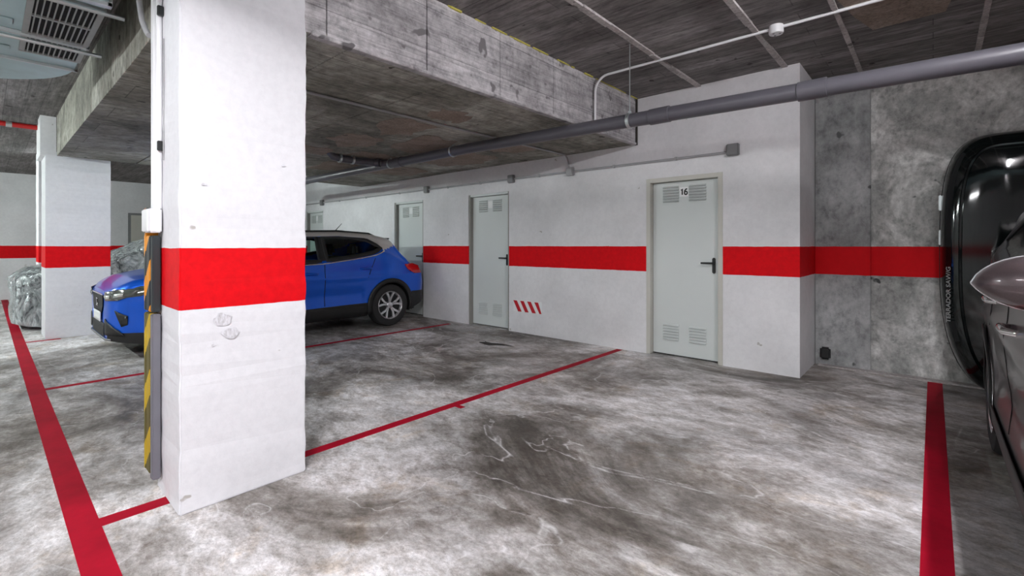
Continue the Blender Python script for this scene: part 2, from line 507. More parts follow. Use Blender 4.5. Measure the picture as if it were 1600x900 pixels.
# columns: slightly ragged arrises
def column(name, x0, x1, y0, y1, z1, rough=.006):
    bm = bmesh.new(); bmesh.ops.create_cube(bm, size=1)
    for v in bm.verts: v.co = Vector((x0 + (x1 - x0) * (v.co.x + .5), y0 + (y1 - y0) * (v.co.y + .5), z1 * (v.co.z + .5)))
    bmesh.ops.bevel(bm, geom=bm.edges[:], offset=.007, segments=2, affect='EDGES')
    for k in range(1, 60):
        g = bm.verts[:] + bm.edges[:] + bm.faces[:]
        bmesh.ops.bisect_plane(bm, geom=g, plane_co=(0, 0, z1 * k / 60), plane_no=(0, 0, 1))
    cx, cy = (x0 + x1) / 2, (y0 + y1) / 2
    for v in bm.verts:
        d = mnoise.noise(v.co * 9) * rough + mnoise.noise(v.co * 31) * rough * .5
        v.co.x += d * (1 if v.co.x > cx else -1); v.co.y += d * (1 if v.co.y > cy else -1)
    me = bpy.data.meshes.new(name); bm.to_mesh(me); bm.free()
    return tag(link_mesh(name, me, M['column']), kind='structure')


near_column = column('column', -3.13, XF + .002, .62, 1.23, H - .001)
column('column', -9.75, -9.08, .55, 1.24, HS + .02, .003)
tag(MB().box(-9.75, -9.10, .50, .66, HS, H).build('column_head', 'white_wall'), kind='structure')
column('column', -12.6, -12.0, .64, 1.25, H - .07, .003)
# rub marks on the near column
scuff, nt, b = new_mat('grey_scuff', .7)
nn = noise(nt, pos(nt, (1, 3, 1), (.6, 0, 0)), 30, 4); setc(nt, b, ramp(nt, nn, [(.35, (.46, .45, .47)), (.6, (.70, .70, .74))]))
for (yy, zz, ry, rz) in ((.80, .92, .04, .035), (.84, .85, .045, .03), (.76, .80, .008, .006), (1.10, 1.74, .01, .006), (.72, 1.60, .012, .007)):
    pts = []
    for k in range(16):
        a = 2 * PI * k / 16; q = random.uniform(.75, 1.2); pts.append((XF + .0095, yy + ry * q * math.cos(a), zz + rz * q * math.sin(a)))
    MB().prism(pts, (.001, 0, 0)).build('scuff_mark', scuff, near_column)


# ------------------------------------------------------------------ doors
def text_mesh(s, size, depth=.001, bold=.0):
    cu = bpy.data.curves.new('t', 'FONT'); cu.body = s; cu.size = size; cu.extrude = depth; cu.align_x = 'CENTER'; cu.align_y = 'CENTER'; cu.offset = bold; cu.resolution_u = 6
    o = bpy.data.objects.new('t', cu); COL.objects.link(o)
    dg = bpy.context.evaluated_depsgraph_get(); me = bpy.data.meshes.new_from_object(o.evaluated_get(dg))
    bpy.data.objects.remove(o); bpy.data.curves.remove(cu)
    return me


louvre_me = None


def make_door(n, x0, x1, h, framemat, number, recess=.10):
    """door set in an opening of the wall at YW, leaf facing -Y"""
    global louvre_me
    d = tag(empty('door_%d' % n, ((x0 + x1) / 2, YW, 0)), kind='structure')
    W = x1 - x0; hw = W / 2; y1 = recess
    fr = MB()
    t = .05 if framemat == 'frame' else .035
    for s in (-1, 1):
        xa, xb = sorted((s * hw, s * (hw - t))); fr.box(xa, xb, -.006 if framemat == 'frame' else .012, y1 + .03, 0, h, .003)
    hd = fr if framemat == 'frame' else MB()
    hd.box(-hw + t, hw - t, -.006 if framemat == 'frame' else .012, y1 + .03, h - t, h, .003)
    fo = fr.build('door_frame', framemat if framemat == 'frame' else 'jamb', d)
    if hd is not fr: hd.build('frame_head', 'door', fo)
    MB().box(-hw, hw, y1 + .02, y1 + .045, 0, h).build('door_stop', 'void', d)
    lf = MB().box(-hw + t + .004, hw - t - .004, y1 - .03, y1 + .015, .018, h - t - .006, .002).build('door_leaf', 'door', d)
    lw = hw - t
    if louvre_me is None:
        lm = MB().prism([(-.095, 0, 0), (-.095, 0, .022), (-.095, -.020, .001)], (.19, 0, 0))
        bmesh.ops.recalc_face_normals(lm.bm, faces=lm.bm.faces[:])
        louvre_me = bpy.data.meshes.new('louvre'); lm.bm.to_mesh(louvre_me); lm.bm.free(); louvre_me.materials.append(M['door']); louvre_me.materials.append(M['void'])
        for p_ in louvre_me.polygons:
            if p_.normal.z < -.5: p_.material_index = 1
    for zc in (h - .285, .19):
        for s in (-1, 1):
            for k in range(6):
                o = bpy.data.objects.new('louvre', louvre_me); COL.objects.link(o); o.parent = lf
                o.location = (s * .155 - .01, y1 - .0295, zc + k * .033)
    # lever on a dark back plate
    hx = lw - .065
    hp = MB().box(hx - .018, hx + .018, y1 - .04, y1 - .029, .985, 1.16, .008).build('handle_plate', 'black', d)
    MB().tube([(hx, y1 - .035, 1.1), (hx, y1 - .075, 1.1), (hx - .012, y1 - .085, 1.1), (hx - .125, y1 - .085, 1.1)], .011, 10).build('lever', 'black', hp, True)
    if number is not None:
        yp = y1 - .0305; pz = h - .175
        pl = MB().box(-.062, .042, yp - .003, yp, pz - .055, pz + .055, .0012).build('number_plate', 'plate', d)
        if number:
            one = [[(-.012, .018), (.004, .034), (.004, -.034)]]
            six = [[(.015, .032), (.000, .027), (-.013, .010), (-.016, -.010)], [(.016 * math.cos(a), -.015 + .018 * math.sin(a)) for a in [2 * PI * q / 14 for q in range(15)]]]
            for strokes, xx in ((one, -.034), (six, .012)):
                g_ = MB()
                for st in strokes: g_.tube([(xx + u, 0, pz + v) for u, v in st], .0082, 8)
                for v in g_.bm.verts: v.co.y = yp - .0034 + v.co.y * .1
                g_.build('digit', 'ink', pl)
    return d


make_door(1, *DOORS[0], '16')
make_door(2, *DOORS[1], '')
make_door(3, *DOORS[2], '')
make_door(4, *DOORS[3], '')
# grey door in the far wall
d5 = tag(empty('door_5', (XL, 3.05, 0)), kind='structure')
MB().box(0, .03, -.45, .45, 0, 2.18, .004).build('door_frame', 'grey_box', d5)
MB().box(.03, .045, -.39, .39, .02, 2.12, .004).build('door_leaf', 'frame', d5)
MB().box(.045, .055, .1, .2, 1.85, 1.95).build('number_plate', 'grey_box', d5)

# ------------------------------------------------------------------ drain pipe
YP = 3.80
pipe = tag(empty('drain_pipe', (-4.0, YP, 2.45)), 'dark grey plastic drain pipe slung along under the ceiling past the numbered door', 'pipe')


def pz(x): return min(2.442, 2.40 - .02 * (x + 2)) - 2.45


MB().tube([(-11 + 4, 0, pz(-11)), (-5.75 + 4, 0, pz(-5.75)), (-4.1 + 4, 0, pz(-4.1)), (-2.0 + 4, 0, pz(-2)), (3.5 + 4, 0, pz(3.5))], .060, 24).build('pipe_run', 'pvc', pipe, True)
for xx in (-.62, -1.72, -5.5):
    MB().lathe([(-.09, .060), (-.085, .067), (.085, .067), (.09, .060)], 24, 'x', (xx + 4, 0, pz(xx))).build('pipe_socket', 'pvc', pipe, True)
br = [(-5.62 + 4, 0, 0), (-5.80 + 4, -.05, .005), (-5.88 + 4, -.18, .01), (-5.93 + 4, -.45, .015), (-5.96 + 4, -.62, .02)] + [(-5.98 + 4, -.70, .035), (-5.99 + 4, -.74, .09)]
MB().tube(br, .050, 18).build('branch_pipe', 'pvc', pipe, True)
MB().tube([(-5.79 + 4, -.10, .005), (-5.85 + 4, -.135, .008)], .060, 18).build('branch_collar', 'pvc', pipe, True)


def clamp(x, y, zz, top, r=.065, axis='x'):
    g = MB().lathe([(-.014, r - .004), (-.014, r + .004), (.014, r + .004), (.014, r - .004)], 24, axis, (x + 4, y, zz)).build('pipe_clamp', 'steel', pipe, True)
    m_ = MB().tube([(x + 4, y, zz + r), (x + 4, y, top - 2.45)], .005, 8)
    m_.box(x + 4 - .012, x + 4 + .012, y - .010, y + .010, zz + r - .002, zz + r + .022, .003)
    m_.build('hanger_rod', 'steel', g, True)


for xx, tp in ((-2.0, H), (-4.36, HS), (-5.68, HS), (-8.3, HS), (.46, H)): clamp(xx, 0, pz(xx), tp)
clamp(-5.925, -.45, .015, HS, .055, 'y'); clamp(-5.955, -.62, .02, HS, .055, 'y')

# ------------------------------------------------------------------ conduits and boxes
wc = tag(empty('wall_conduit', (-6, YW, 2.29)), 'grey conduit running level along the white wall above the doors', 'conduit')
MB().tube([(-1.62 + 6, -.018, .0), (-4.0 + 6, -.018, .002), (-16.3 + 6, -.018, .01)], .013, 10).build('tube', 'conduit', wc, True)
for xx in (-2.2, -3.0, -4.2, -5.4, -6.2, -7.6, -8.8, -9.9): MB().box(xx + 6 - .012, xx + 6 + .012, -.036, 0, -.017, .02, .003).build('saddle_clip', 'conduit', wc)
LB = ['grey junction box at the end of the conduit, up beside door 16', 'grey junction box under the slab, where the soffit conduit drops down',
      'grey junction box above the right edge of the middle door', 'dark junction box above the door behind the blue car',
      'small dark junction box far along the conduit, above the last door']
for xx, s, lb, mt in ((-1.58, .062, LB[0], 'grey_box'), (-3.66, .055, LB[1], 'conduit'), (-4.73, .06, LB[2], 'grey_box'), (-6.77, .06, LB[3], 'grey_box'), (-10.7, .065, LB[4], 'grey_box')):
    zz = 2.31 if xx > -2 else 2.295
    jb = tag(MB().box(xx - s, xx + s, YW - .05, YW, zz - s, zz + s, .008).build('junction_box', mt), lb, 'junction box', 'junction boxes on the wall conduit')
    MB().box(xx - s + .006, xx + s - .006, YW - .057, YW - .049, zz - s + .006, zz + s - .006, .004).build('box_lid', mt, jb)
# conduit across the slab soffit
pts = [(-3.70, 1.2, HS - .016), (-3.70, 3.0, HS - .016), (-3.69, 5.12, HS - .016)] + arcpts((-3.68, 5.14, HS - .136), .12, PI / 2, 0, 6, 'yz')[1:] + [(-3.66, 5.262, 2.34)]
sc_ = tag(MB().tube(pts, .012, 10).build('soffit_conduit', 'conduit', None, True), 'thin grey conduit crossing the low slab soffit and bending down the white wall', 'conduit')
# white conduit on the high ceiling with a round detector base
pts = [(3.0, 4.28, H - .018), (-.9, 4.28, H - .018), (-2.5, 4.28, H - .018)] + arcpts((-2.5, 4.28, H - .168), .15, PI / 2, PI, 7, 'xz')[1:] + [(-2.655, 4.28, 2.52)]
cc = tag(MB().tube(pts, .0125, 10).build('ceiling_conduit', 'white', None, True), 'white conduit crossing the high ceiling and bending down the beam face', 'conduit')
det = tag(empty('detector', (-.95, 4.28, H)), 'round white detector base under the high ceiling on the white conduit', 'detector')
MB().lathe([(0, .052), (-.055, .055), (-.066, .05), (-.068, .03), (-.066, .0)], 28, 'z').build('housing', 'white', det, True)
for k_ in range(3):
    a = k_ * 2.1; MB().lathe([(-.0665, .009), (-.07, .009)], 10, 'z', (.027 * math.cos(a), .027 * math.sin(a), 0)).build('screw_hole', 'grey_box', det)

# things on the near column's narrow face
tr = tag(empty('cable_trunking', (-3.05, .62, 1.49)), 'white trunking and tube running down the near column into a box', 'trunking')
MB().box(-.055, .0, -.032, 0, 0, H - 1.49, .003).build('trunking_channel', 'white', tr)
MB().box(-.06, .005, -.036, 0, 1.12, 1.165, .002).build('trunking_coupler', 'white', tr)
MB().tube([(.035, -.014, 0), (.035, -.014, 1.0), (.035, -.014, H - 1.49)], .013, 12).build('conduit_tube', 'white', tr, True)
MB().tube([(.075, -.004, .25), (.083, -.004, .6), (.078, -.004, .88)], .003, 6).build('thin_cable', 'conduit', tr, True)
for zz in (.30, 1.0): MB().box(.05, .072, -.028, 0, zz, zz + .05, .003).build('clip', 'black', tr)
jb = tag(MB().box(-3.118, -2.985, .560, .612, 1.365, 1.49, .006).build('switch_box', 'white'), 'white box at the foot of the trunking on the near column', 'junction box')
MB().box(-3.113, -2.99, .550, .562, 1.37, 1.485, .004).build('box_lid', 'white', jb)
cb = tag(MB().tube([(-3.124, .585, 2.42), (-3.16, .58, 2.45), (-3.21, .57, 2.52), (-3.225, .56, 2.62), (-3.225, .56, H)], .014, 10).build('flexible_cable', 'conduit', None, True), 'grey cable hanging from the ceiling and curving into the column trunking', 'cable')
# corner bumpers
ub = tag(empty('corner_bumper', (-3.13, .62, .95)), 'orange and black striped foam guard on the column corner, upper one', 'corner guard')
MB().box(-.05, -.009, -.048, .40, 0, .55, .005).box(-.010, .07, -.046, -.007, 0, .40, .004).build('striped_face', 'hazard', ub)
MB().box(.07, .115, -.042, -.007, 0, .40, .005).build('foam_back', 'foamdark', ub)
lb_ = tag(empty('corner_bumper', (-3.13, .62, .10)), 'yellow and grey worn foam guard on the column corner, lower one', 'corner guard')
MB().box(-.05, -.009, -.048, .40, 0, .84, .005).box(-.010, .07, -.046, -.007, 0, .84, .004).build('striped_face', 'hazard2', lb_)
MB().box(.07, .12, -.044, -.007, -.02, .84, .005).build('foam_back', 'foamgrey', lb_)

# hazard plate low on the wall
hz = tag(empty('hazard_plate', (-4.43, YW, .395)), 'red and white diagonally striped warning plate low on the white wall', 'warning plate')
MB().box(-.27, .27, -.012, 0, -.085, .085, .002).build('plate', 'plate', hz)
for k_ in range(4):
    xx = -.27 + .135 * k_
    MB().prism([(xx, -.0125, .08), (xx + .07, -.0125, .08), (min(xx + .165, .268), -.0125, -.08), (xx + .095, -.0125, -.08)], (0, -.0012, 0)).build('stripe', 'redprint', hz)
# small dark socket at the foot of the cast wall
so = tag(MB().box(-.915, -.82, YC - .085, YC - .03, .07, .2, .018, seg=3).build('wall_socket', 'blackmatte'), 'small black box low on the concrete wall in the corner', 'socket')
MB().box(-.9, -.835, YC - .09, YC - .084, .09, .18, .006).build('socket_cover', 'black', so)

# ------------------------------------------------------------------ ventilation duct
ZD = 2.72
du = tag(empty('ventilation_duct', (-4.2, .1, ZD)), 'galvanised ventilation duct with a grille under the ceiling', 'duct')
ox, oy = 4.2, -.1
Y1, Y0 = .48, -.42
outer = [(3.0, Y1), (-5.15, Y1)] + [(-5.15 - .95 * math.sin(a), Y1 - .95 * (1 - math.cos(a))) for a in [PI / 2 * k / 14 for k in range(1, 15)]] + [(-6.10, -2.5), (-5.2, -2.5), (-5.2, Y0 - .12)]
inner = [(-5.2, Y0 - .12), (-5.08, Y0), (3.0, Y0)]
poly = outer[:-1] + inner
MB().prism([(a + ox, b + oy, 0) for a, b in poly], (0, 0, .30)).build('duct_body', 'duct', du)
for xx, wd in ((-3.62, .025), (-4.52, .02), (-5.17, .008), (-2.6, .02)):
    f_ = MB().box(xx + ox - wd, xx + ox + wd, Y0 + oy - .02, Y1 + oy + .02, -.022, 0, .002)
    f_.box(xx + ox - wd, xx + ox + wd, Y1 + oy, Y1 + oy + .02, -.02, .31)
    f_.build('flange', 'ducttrim', du)
for xx in (-3.8, -4.35, -4.95): # pressed stiffening ribs
    MB().box(xx + ox - .06, xx + ox + .06, Y0 + oy, .12 + oy, -.006, 0, .003).build('stiffener', 'duct', du)
for xx in (-3.70, -4.56):
    MB().tube([(xx + ox, Y0 + oy - .1, -.035), (xx + ox, Y1 + oy + .09, -.035)], .014, 8).build('support_rail', 'steel', du)
gr = MB()
gx0, gx1, gy0, gy1 = -4.90, -3.74, .19, .46
for a, b, c, d in ((gx0, gx1, gy0 - .03, gy0), (gx0, gx1, gy1, gy1 + .03), (gx0 - .03, gx0, gy0 - .03, gy1 + .03), (gx1, gx1 + .03, gy0 - .03, gy1 + .03), (-4.13, -4.10, gy0, gy1), (-4.49, -4.46, gy0, gy1)):
    gr.box(a + ox, b + ox, c + oy, d + oy, -.014, .0, .002)
gro = gr.build('grille_frame', 'grille', du)
MB().box(gx0 + ox, gx1 + ox, gy0 + oy, gy1 + oy, -.003, .002).build('grille_void', 'void', du)
for k_ in range(10):
    yy = gy0 + (gy1 - gy0) * (k_ + .5) / 10
    MB().box(gx0 + ox, gx1 + ox, yy - .0035 + oy, yy + .0035 + oy, -.012, -.004).build('grille_slat', 'grille', gro)
# red sprinkler pipe
rp = tag(MB().tube([(-9.6, .6, 2.985), (-9.6, -1.2, 2.985), (-9.6, -4, 2.985)], .034, 14).build('sprinkler_pipe', 'redpipe', None, True), 'red sprinkler pipe under the ceiling beyond the far column', 'pipe')
MB().lathe([(-.03, .036), (-.03, .04), (.03, .04), (.03, .036)], 14, 'y', (-9.6, .22, 2.985)).build('pipe_collar', 'steel', rp, True)


# ------------------------------------------------------------------ cars
def curve(pts, sm=.05):
    ys = np.array([p[0] for p in pts]); vs = np.array([p[1] for p in pts])
    g = np.linspace(ys[0] - .3, ys[-1] + .3, 900); v = np.interp(g, ys, vs)
    kw = max(3, int(sm / (g[1] - g[0])) | 1); ker = np.ones(kw) / kw
    for _ in range(2): v = np.convolve(np.pad(v, kw // 2, 'edge'), ker, 'valid')
    return lambda y: float(np.interp(y, g, v))


CL = 4.14
YFW, YRW = .83, 3.40
ztop = curve([(0, .78), (.06, .86), (.2, .94), (.5, 1.0), (1.0, 1.06), (1.12, 1.085), (1.78, 1.47), (2.1, 1.525), (2.6, 1.54), (3.1, 1.51), (3.46, 1.44), (3.52, 1.38), (3.62, 1.24), (3.78, 1.06), (3.95, .98), (4.08, .92), (4.14, .80)], .05)
zbot = curve([(0, .24), (.3, .19), (3.8, .24), (4.14, .36)], .1)
Wp = curve([(0, .54), (.05, .67), (.14, .765), (.32, .84), (.8, .885), (2, .89), (3.4, .885), (3.75, .865), (3.95, .83), (4.05, .79), (4.14, .70)], .04)
belt = curve([(0, .72), (.5, .86), (1.1, .98), (2.0, 1.03), (2.85, 1.12), (3.3, 1.2), (3.6, 1.05), (4.14, .8)], .2)


def side_x(y, z):
    w_ = Wp(y); b = belt(y)
    if z > b: w_ -= (z - b) * .36 + .02 * min(1, (z - b) / .05)
    k = z - .66
    if k < 0: w_ -= .10 * k * k * 2.2 - .018 * math.exp(-((z - .30) / .12) ** 2)
    else: w_ -= .10 * k * k
    w_ += .012 * math.exp(-((z - .82) / .05) ** 2) * (1 if .9 < y < 3.9 else .4)   # shoulder crease
    w_ -= .018 * math.exp(-((z - .56) / .10) ** 2) * (1 if 1.3 < y < 2.9 else 0.3)  # hollow of the doors
    return w_


def section(y, ns, na, nt_):
    zb, zt = zbot(y), ztop(y); r = min(.10, (zt - zb) * .3); pts = []
    zs = zt - r - .03
    for k in range(ns + 1):
        z = zb + (zs - zb) * k / ns; pts.append((side_x(y, z), z))
    xs = pts[-1][0]; cr = .035
    for k in range(1, na + 1):
        a = PI / 2 * k / na; pts.append((xs - r + r * math.cos(a), zs + r * math.sin(a)))
    x1, z1 = pts[-1]
    for k in range(1, nt_ + 1):
        t = 1 - k / nt_; pts.append((x1 * t, zt - (zt - z1) * t * t))
    return pts


def in_poly(p, poly):
    x, y = p; c = False; n = len(poly)
    for i in range(n):
        x1, y1 = poly[i]; x2, y2 = poly[(i + 1) % n]
        if (y1 > y) != (y2 > y) and x < (x2 - x1) * (y - y1) / (y2 - y1) + x1: c = not c
    return c


WIN_F = [(1.22, 1.035), (2.24, 1.075), (2.26, 1.42), (1.80, 1.395)]
WIN_R = [(2.36, 1.085), (2.85, 1.145), (3.10, 1.19), (3.25, 1.255), (3.05, 1.365), (2.84, 1.405), (2.36, 1.425)]


def car(name, label, loc, rz, paint, roofm, sc=(1, 1, 1), twotone=True, wr=.335, plate=True, group=None):
    root = tag(empty(name, loc, rz), label, 'car', group)
    S = Matrix.Diagonal((sc[0], sc[1], sc[2], 1))
    ny, ns, na, nt_ = 150, 44, 6, 14
    ysl = [CL * (k / ny) for k in range(ny + 1)]
    secs = [section(y, ns, na, nt_) for y in ysl]
    L = len(secs[0]); verts = []
    full = 2 * L - 1
    for y, sec in zip(ysl, secs):
        for (x, z) in sec: verts.append((x, y, z))
        for (x, z) in sec[-2::-1]: verts.append((-x, y, z))
    faces = {k: [] for k in ('body', 'roof', 'cladding', 'side_window', 'quarter', 'windscreen', 'rear_window', 'underbody')}
    ra = (wr / sc[2]) + .045
    for i in range(ny):
        for j in range(full - 1):
            a, b, c, d = i * full + j, i * full + j + 1, (i + 1) * full + j + 1, (i + 1) * full + j
            P = [verts[q] for q in (a, b, c, d)]
            y = sum(p[1] for p in P) / 4; z = sum(p[2] for p in P) / 4; x = sum(p[0] for p in P) / 4
            jj = min(j, full - 2 - j)
            f_ = (a, b, c, d)
            if jj < ns and z < .75 and (math.hypot((y - YFW) * sc[1] / sc[2], z - wr / sc[2]) < ra or math.hypot((y - YRW) * sc[1] / sc[2], z - wr / sc[2]) < ra): continue
            k = 'body'
            if jj < ns and 1.1 < y < 3.3 and z > 1.0:
                if in_poly((y, z), WIN_F): k = 'side_window'
                elif in_poly((y, z), WIN_R): k = 'quarter'
            if k == 'body' and jj >= ns - 4:
                if 1.14 < y < 1.74 and abs(x) < side_x(y, z) - .05: k = 'windscreen'
                elif 3.53 < y < 3.76 and abs(x) < side_x(y, z) - .08: k = 'rear_window'
            if k == 'body':
                zr = float(np.interp(y, [1.2, 1.74, 2.9, 3.06, 3.30, 3.5, 3.56, 4.2], [1.6, 1.435, 1.425, 1.38, 1.22, 1.28, 1.34, 1.6]))
                if z > zr: k = 'roof'
                elif z < .40 and y > .6: k = 'cladding'
                elif y > 3.7 and z < .53: k = 'cladding'
                elif y < .6 and z < .33: k = 'cladding'
            faces[k].append(f_)
    for k, ring in ((0, 0), (ny, ny)):
        faces['body' if k == 0 else 'cladding'].append(tuple(ring * full + q for q in range(full)))

    def sub(nm, fl, m, parent=root, solid=None, label_=None):
        used = sorted({q for f_ in fl for q in f_}); mp = {q: i for i, q in enumerate(used)}
        me = bpy.data.meshes.new(nm); me.from_pydata([verts[q] for q in used], [], [tuple(mp[q] for q in f_) for f_ in fl]); me.transform(S)
        bm = bmesh.new(); bm.from_mesh(me); bmesh.ops.recalc_face_normals(bm, faces=bm.faces[:]); bm.to_mesh(me); bm.free()
        o = link_mesh(nm, me, m, parent, True)
        if label_: o['label'] = label_
        return o

    sub('body_shell', faces['body'], M[paint])
    sub('roof_panel', faces['roof'], M[roofm], label_='pale grey contrasting roof' if twotone else None)
    sub('cladding', faces['cladding'], M['cladding'])
    for nm, k in (('side_window', 'side_window'), ('rear_side_window', 'quarter')):
        for s in (1, -1): sub(nm, [f_ for f_ in faces[k] if s * verts[f_[0]][0] > 0], M['glass'])
    sub('windscreen', faces['windscreen'], M['glass']); sub('rear_window', faces['rear_window'], M['glass'])

    def clipgrid(poly, st):
        bm = bmesh.new(); bm.faces.new([bm.verts.new((p[0], p[1], 0)) for p in poly])
        xs = [p[0] for p in poly]; zs = [p[1] for p in poly]
        for ax, lo, hi in ((0, min(xs), max(xs)), (1, min(zs), max(zs))):
            q = lo + st
            while q < hi - 1e-4:
                co = (q, 0, 0) if ax == 0 else (0, q, 0); no = (1, 0, 0) if ax == 0 else (0, 1, 0)
                bmesh.ops.bisect_plane(bm, geom=bm.verts[:] + bm.edges[:] + bm.faces[:], plane_co=co, plane_no=no); q += st
        return bm

    def finish(bm, nm, m, parent, th):
        bmesh.ops.recalc_face_normals(bm, faces=bm.faces[:])
        me = bpy.data.meshes.new(nm); bm.to_mesh(me); bm.free(); me.transform(S)
        o = link_mesh(nm, me, m, parent, True)
        md = o.modifiers.new('s', 'SOLIDIFY'); md.thickness = th; md.offset = 0
        return o

    def side_patch(nm, poly, m, s, eps=.004, st=.05, parent=root, th=.004):
        bm = clipgrid(poly, st)
        for v in bm.verts: v.co = Vector((s * (side_x(v.co.x, v.co.y) + eps), v.co.x, v.co.y))
        return finish(bm, nm, m, parent, th)

    def front_y(x, z):
        lo, hi = 0.0, 1.0
        x = abs(x)

        def inside(y):
            if z > ztop(y) or z < zbot(y) - .05: return False
            sx = side_x(y, z) if z < ztop(y) - .06 else side_x(y, ztop(y) - .06) - .03
            return x < sx
        if inside(0.0): return 0.0
        for _ in range(22):
            mid = (lo + hi) / 2
            if inside(mid): hi = mid
            else: lo = mid
        return hi

    def front_patch(nm, poly, m, eps=.008, st=.04, parent=root, th=.006):
        bm = clipgrid(poly, st)
        for v in bm.verts:
            x_, z_ = v.co.x, v.co.y; y_ = front_y(x_, z_)
            y_ = y_ - eps + (.06 * (abs(x_) / .8) ** 2 - .0 if y_ == 0 else 0) * 0
            dx = eps * .8 * (1 if x_ > 0 else -1) if abs(x_) > .6 else 0
            v.co = Vector((x_ + dx, y_, z_))
        return finish(bm, nm, m, parent, th)

    def ring_trim(nm, poly, m, s, wd, eps=.005, th=.008):
        n = len(poly); c = Vector((sum(p[0] for p in poly) / n, sum(p[1] for p in poly) / n))
        P = []
        for i in range(n):
            a, b = Vector(poly[i]), Vector(poly[(i + 1) % n]); kk = max(2, int((b - a).length / .06))
            for t in range(kk): P.append(a + (b - a) * t / kk)
        nn = len(P); bm = bmesh.new(); I, O = [], []
        for i in range(nn):
            t = (P[(i + 1) % nn] - P[i - 1]).normalized(); nrm = Vector((t.y, -t.x))
            if nrm.dot(P[i] - c) < 0: nrm = -nrm
            for lst, q in ((I, P[i] - nrm * wd * .6), (O, P[i] + nrm * wd)):
                lst.append(bm.verts.new((s * (side_x(q.x, q.y) + eps), q.x, q.y)))
        for i in range(nn): bm.faces.new((I[i], I[(i + 1) % nn], O[(i + 1) % nn], O[i]))
        return finish(bm, nm, m, root, th)

    for s in (1, -1):
        ring_trim('window_frame', WIN_F, M['blackmatte'], s, .035); ring_trim('window_frame', WIN_R, M['blackmatte'], s, .035)
        side_patch('window_pillar', [(2.22, 1.07), (2.38, 1.08), (2.38, 1.43), (2.24, 1.43)], M['blackmatte'], s, .006)
        side_patch('beltline_trim', [(1.2, .995), (2.3, 1.04), (2.85, 1.105), (3.12, 1.15), (3.3, 1.22), (3.3, 1.20), (3.12, 1.13), (2.85, 1.088), (2.3, 1.024), (1.2, .98)], M['chrome'] if twotone else M['cladding'], s, .011, .06)
        # door shut lines
        for yy in ((2.30), (1.12)):
            side_patch('door_seam', [(yy, .42), (yy + .009, .42), (yy + .012, 1.02), (yy + .003, 1.02)], M['void'], s, .001, .06, th=.002)
        side_patch('door_seam', [(2.98, .80), (2.99, .80), (3.13, 1.1), (3.12, 1.1)], M['void'], s, .001, .06, th=.002)
        # sill cladding
        side_patch('sill_cladding', [(YFW + .42, .21), (YRW - .42, .21), (YRW - .40, .38), (2.9, .385), (1.4, .40), (YFW + .42, .42)], M['cladding'], s, .012, .08)
        # wheel arch lips
        for yw in (YFW, YRW):
            bm = bmesh.new(); I, O = [], []
            for k in range(33):
                a = -.25 + (PI + .5) * k / 32
                for lst, rr in ((I, ra - .015), (O, ra + .055)):
                    y_, z_ = yw + rr * math.cos(a) * sc[2] / sc[1], max(.2, wr / sc[2] + rr * math.sin(a))
                    y_ = min(max(y_, .02), CL - .02)
                    lst.append(bm.verts.new((s * (side_x(y_, z_) + .012), y_, z_)))
            for k in range(32):
                try: bm.faces.new((I[k], I[k + 1], O[k + 1], O[k]))
                except ValueError: pass
            finish(bm, 'wheel_arch', M['cladding'], root, .012)
        # handles
        for yy, zz in ((2.10, .89), (2.96, .935)):
            x_ = side_x(yy, zz)
            h_ = MB(); h_.tube([(s * (x_ - .005), yy - .10, zz), (s * (x_ + .032), yy - .075, zz + .003), (s * (x_ + .036), yy, zz + .006), (s * (x_ + .032), yy + .075, zz + .003), (s * (x_ - .005), yy + .10, zz)], [.012, .015, .016, .015, .012], 10)
            o = h_.build('door_handle', M[paint] if twotone else M['chrome'], root, True); o.data.transform(S)
        # rear lamp, wraps round the corner
        side_patch('tail_lamp', [(3.66, .985), (3.72, .90), (3.86, .83), (4.05, .83), (4.02, .95), (3.85, 1.0)], M['taillens'], s, .008, .04)
        # roof rail
        o = MB().tube([(s * .60, 1.95, 1.46), (s * .625, 2.05, 1.495), (s * .63, 2.6, 1.515), (s * .615, 3.15, 1.485), (s * .60, 3.30, 1.43)], .014, 8).build('roof_rail', 'cladding', root, True); o.data.transform(S)
        # head lamp
        hl = front_patch('head_lamp', [(s * .42, .72), (s * .50, .775), (s * .70, .815), (s * .80, .82), (s * .80, .74), (s * .70, .69), (s * .5, .68)], M['lens'], .010)
        side_patch('head_lamp', [(.13, .72), (.13, .845), (.30, .88), (.56, .92), (.46, .83), (.25, .735)], M['lens'], s, .008)
        front_patch('lamp_reflector', [(s * .52, .735), (s * .60, .745), (s * .60, .705), (s * .52, .70)], M['led'], .016, parent=hl)
        front_patch('lamp_reflector', [(s * .66, .76), (s * .74, .775), (s * .74, .735), (s * .66, .72)], M['led'], .016, parent=hl)
        # lower air intake at the bumper corner
        front_patch('corner_intake', [(s * .46, .30), (s * .74, .30), (s * .70, .36), (s * .5, .48), (s * .44, .46)], M['cladding'], .008)
        front_patch('corner_intake', [(s * .66, .58), (s * .76, .52), (s * .76, .42), (s * .72, .40)], M['cladding'], .008)
        # mirror
        mirror(root, paint, s, sc, not twotone)
    gl = front_patch('grille', [(-.36, .73), (.36, .73), (.33, .60), (.25, .52), (-.25, .52), (-.33, .60)], M['blackmatte'], .010)
    front_patch('grille_surround', [(-.38, .745), (.38, .745), (.37, .73), (-.37, .73)], M['chrome'], .013)
    front_patch('lower_intake', [(-.42, .42), (.42, .42), (.38, .27), (-.38, .27)], M['blackmatte'], .008)
    front_patch('front_lip', [(-.60, .262), (.60, .262), (.60, .24), (-.60, .24)], M['grey_box'], .012)
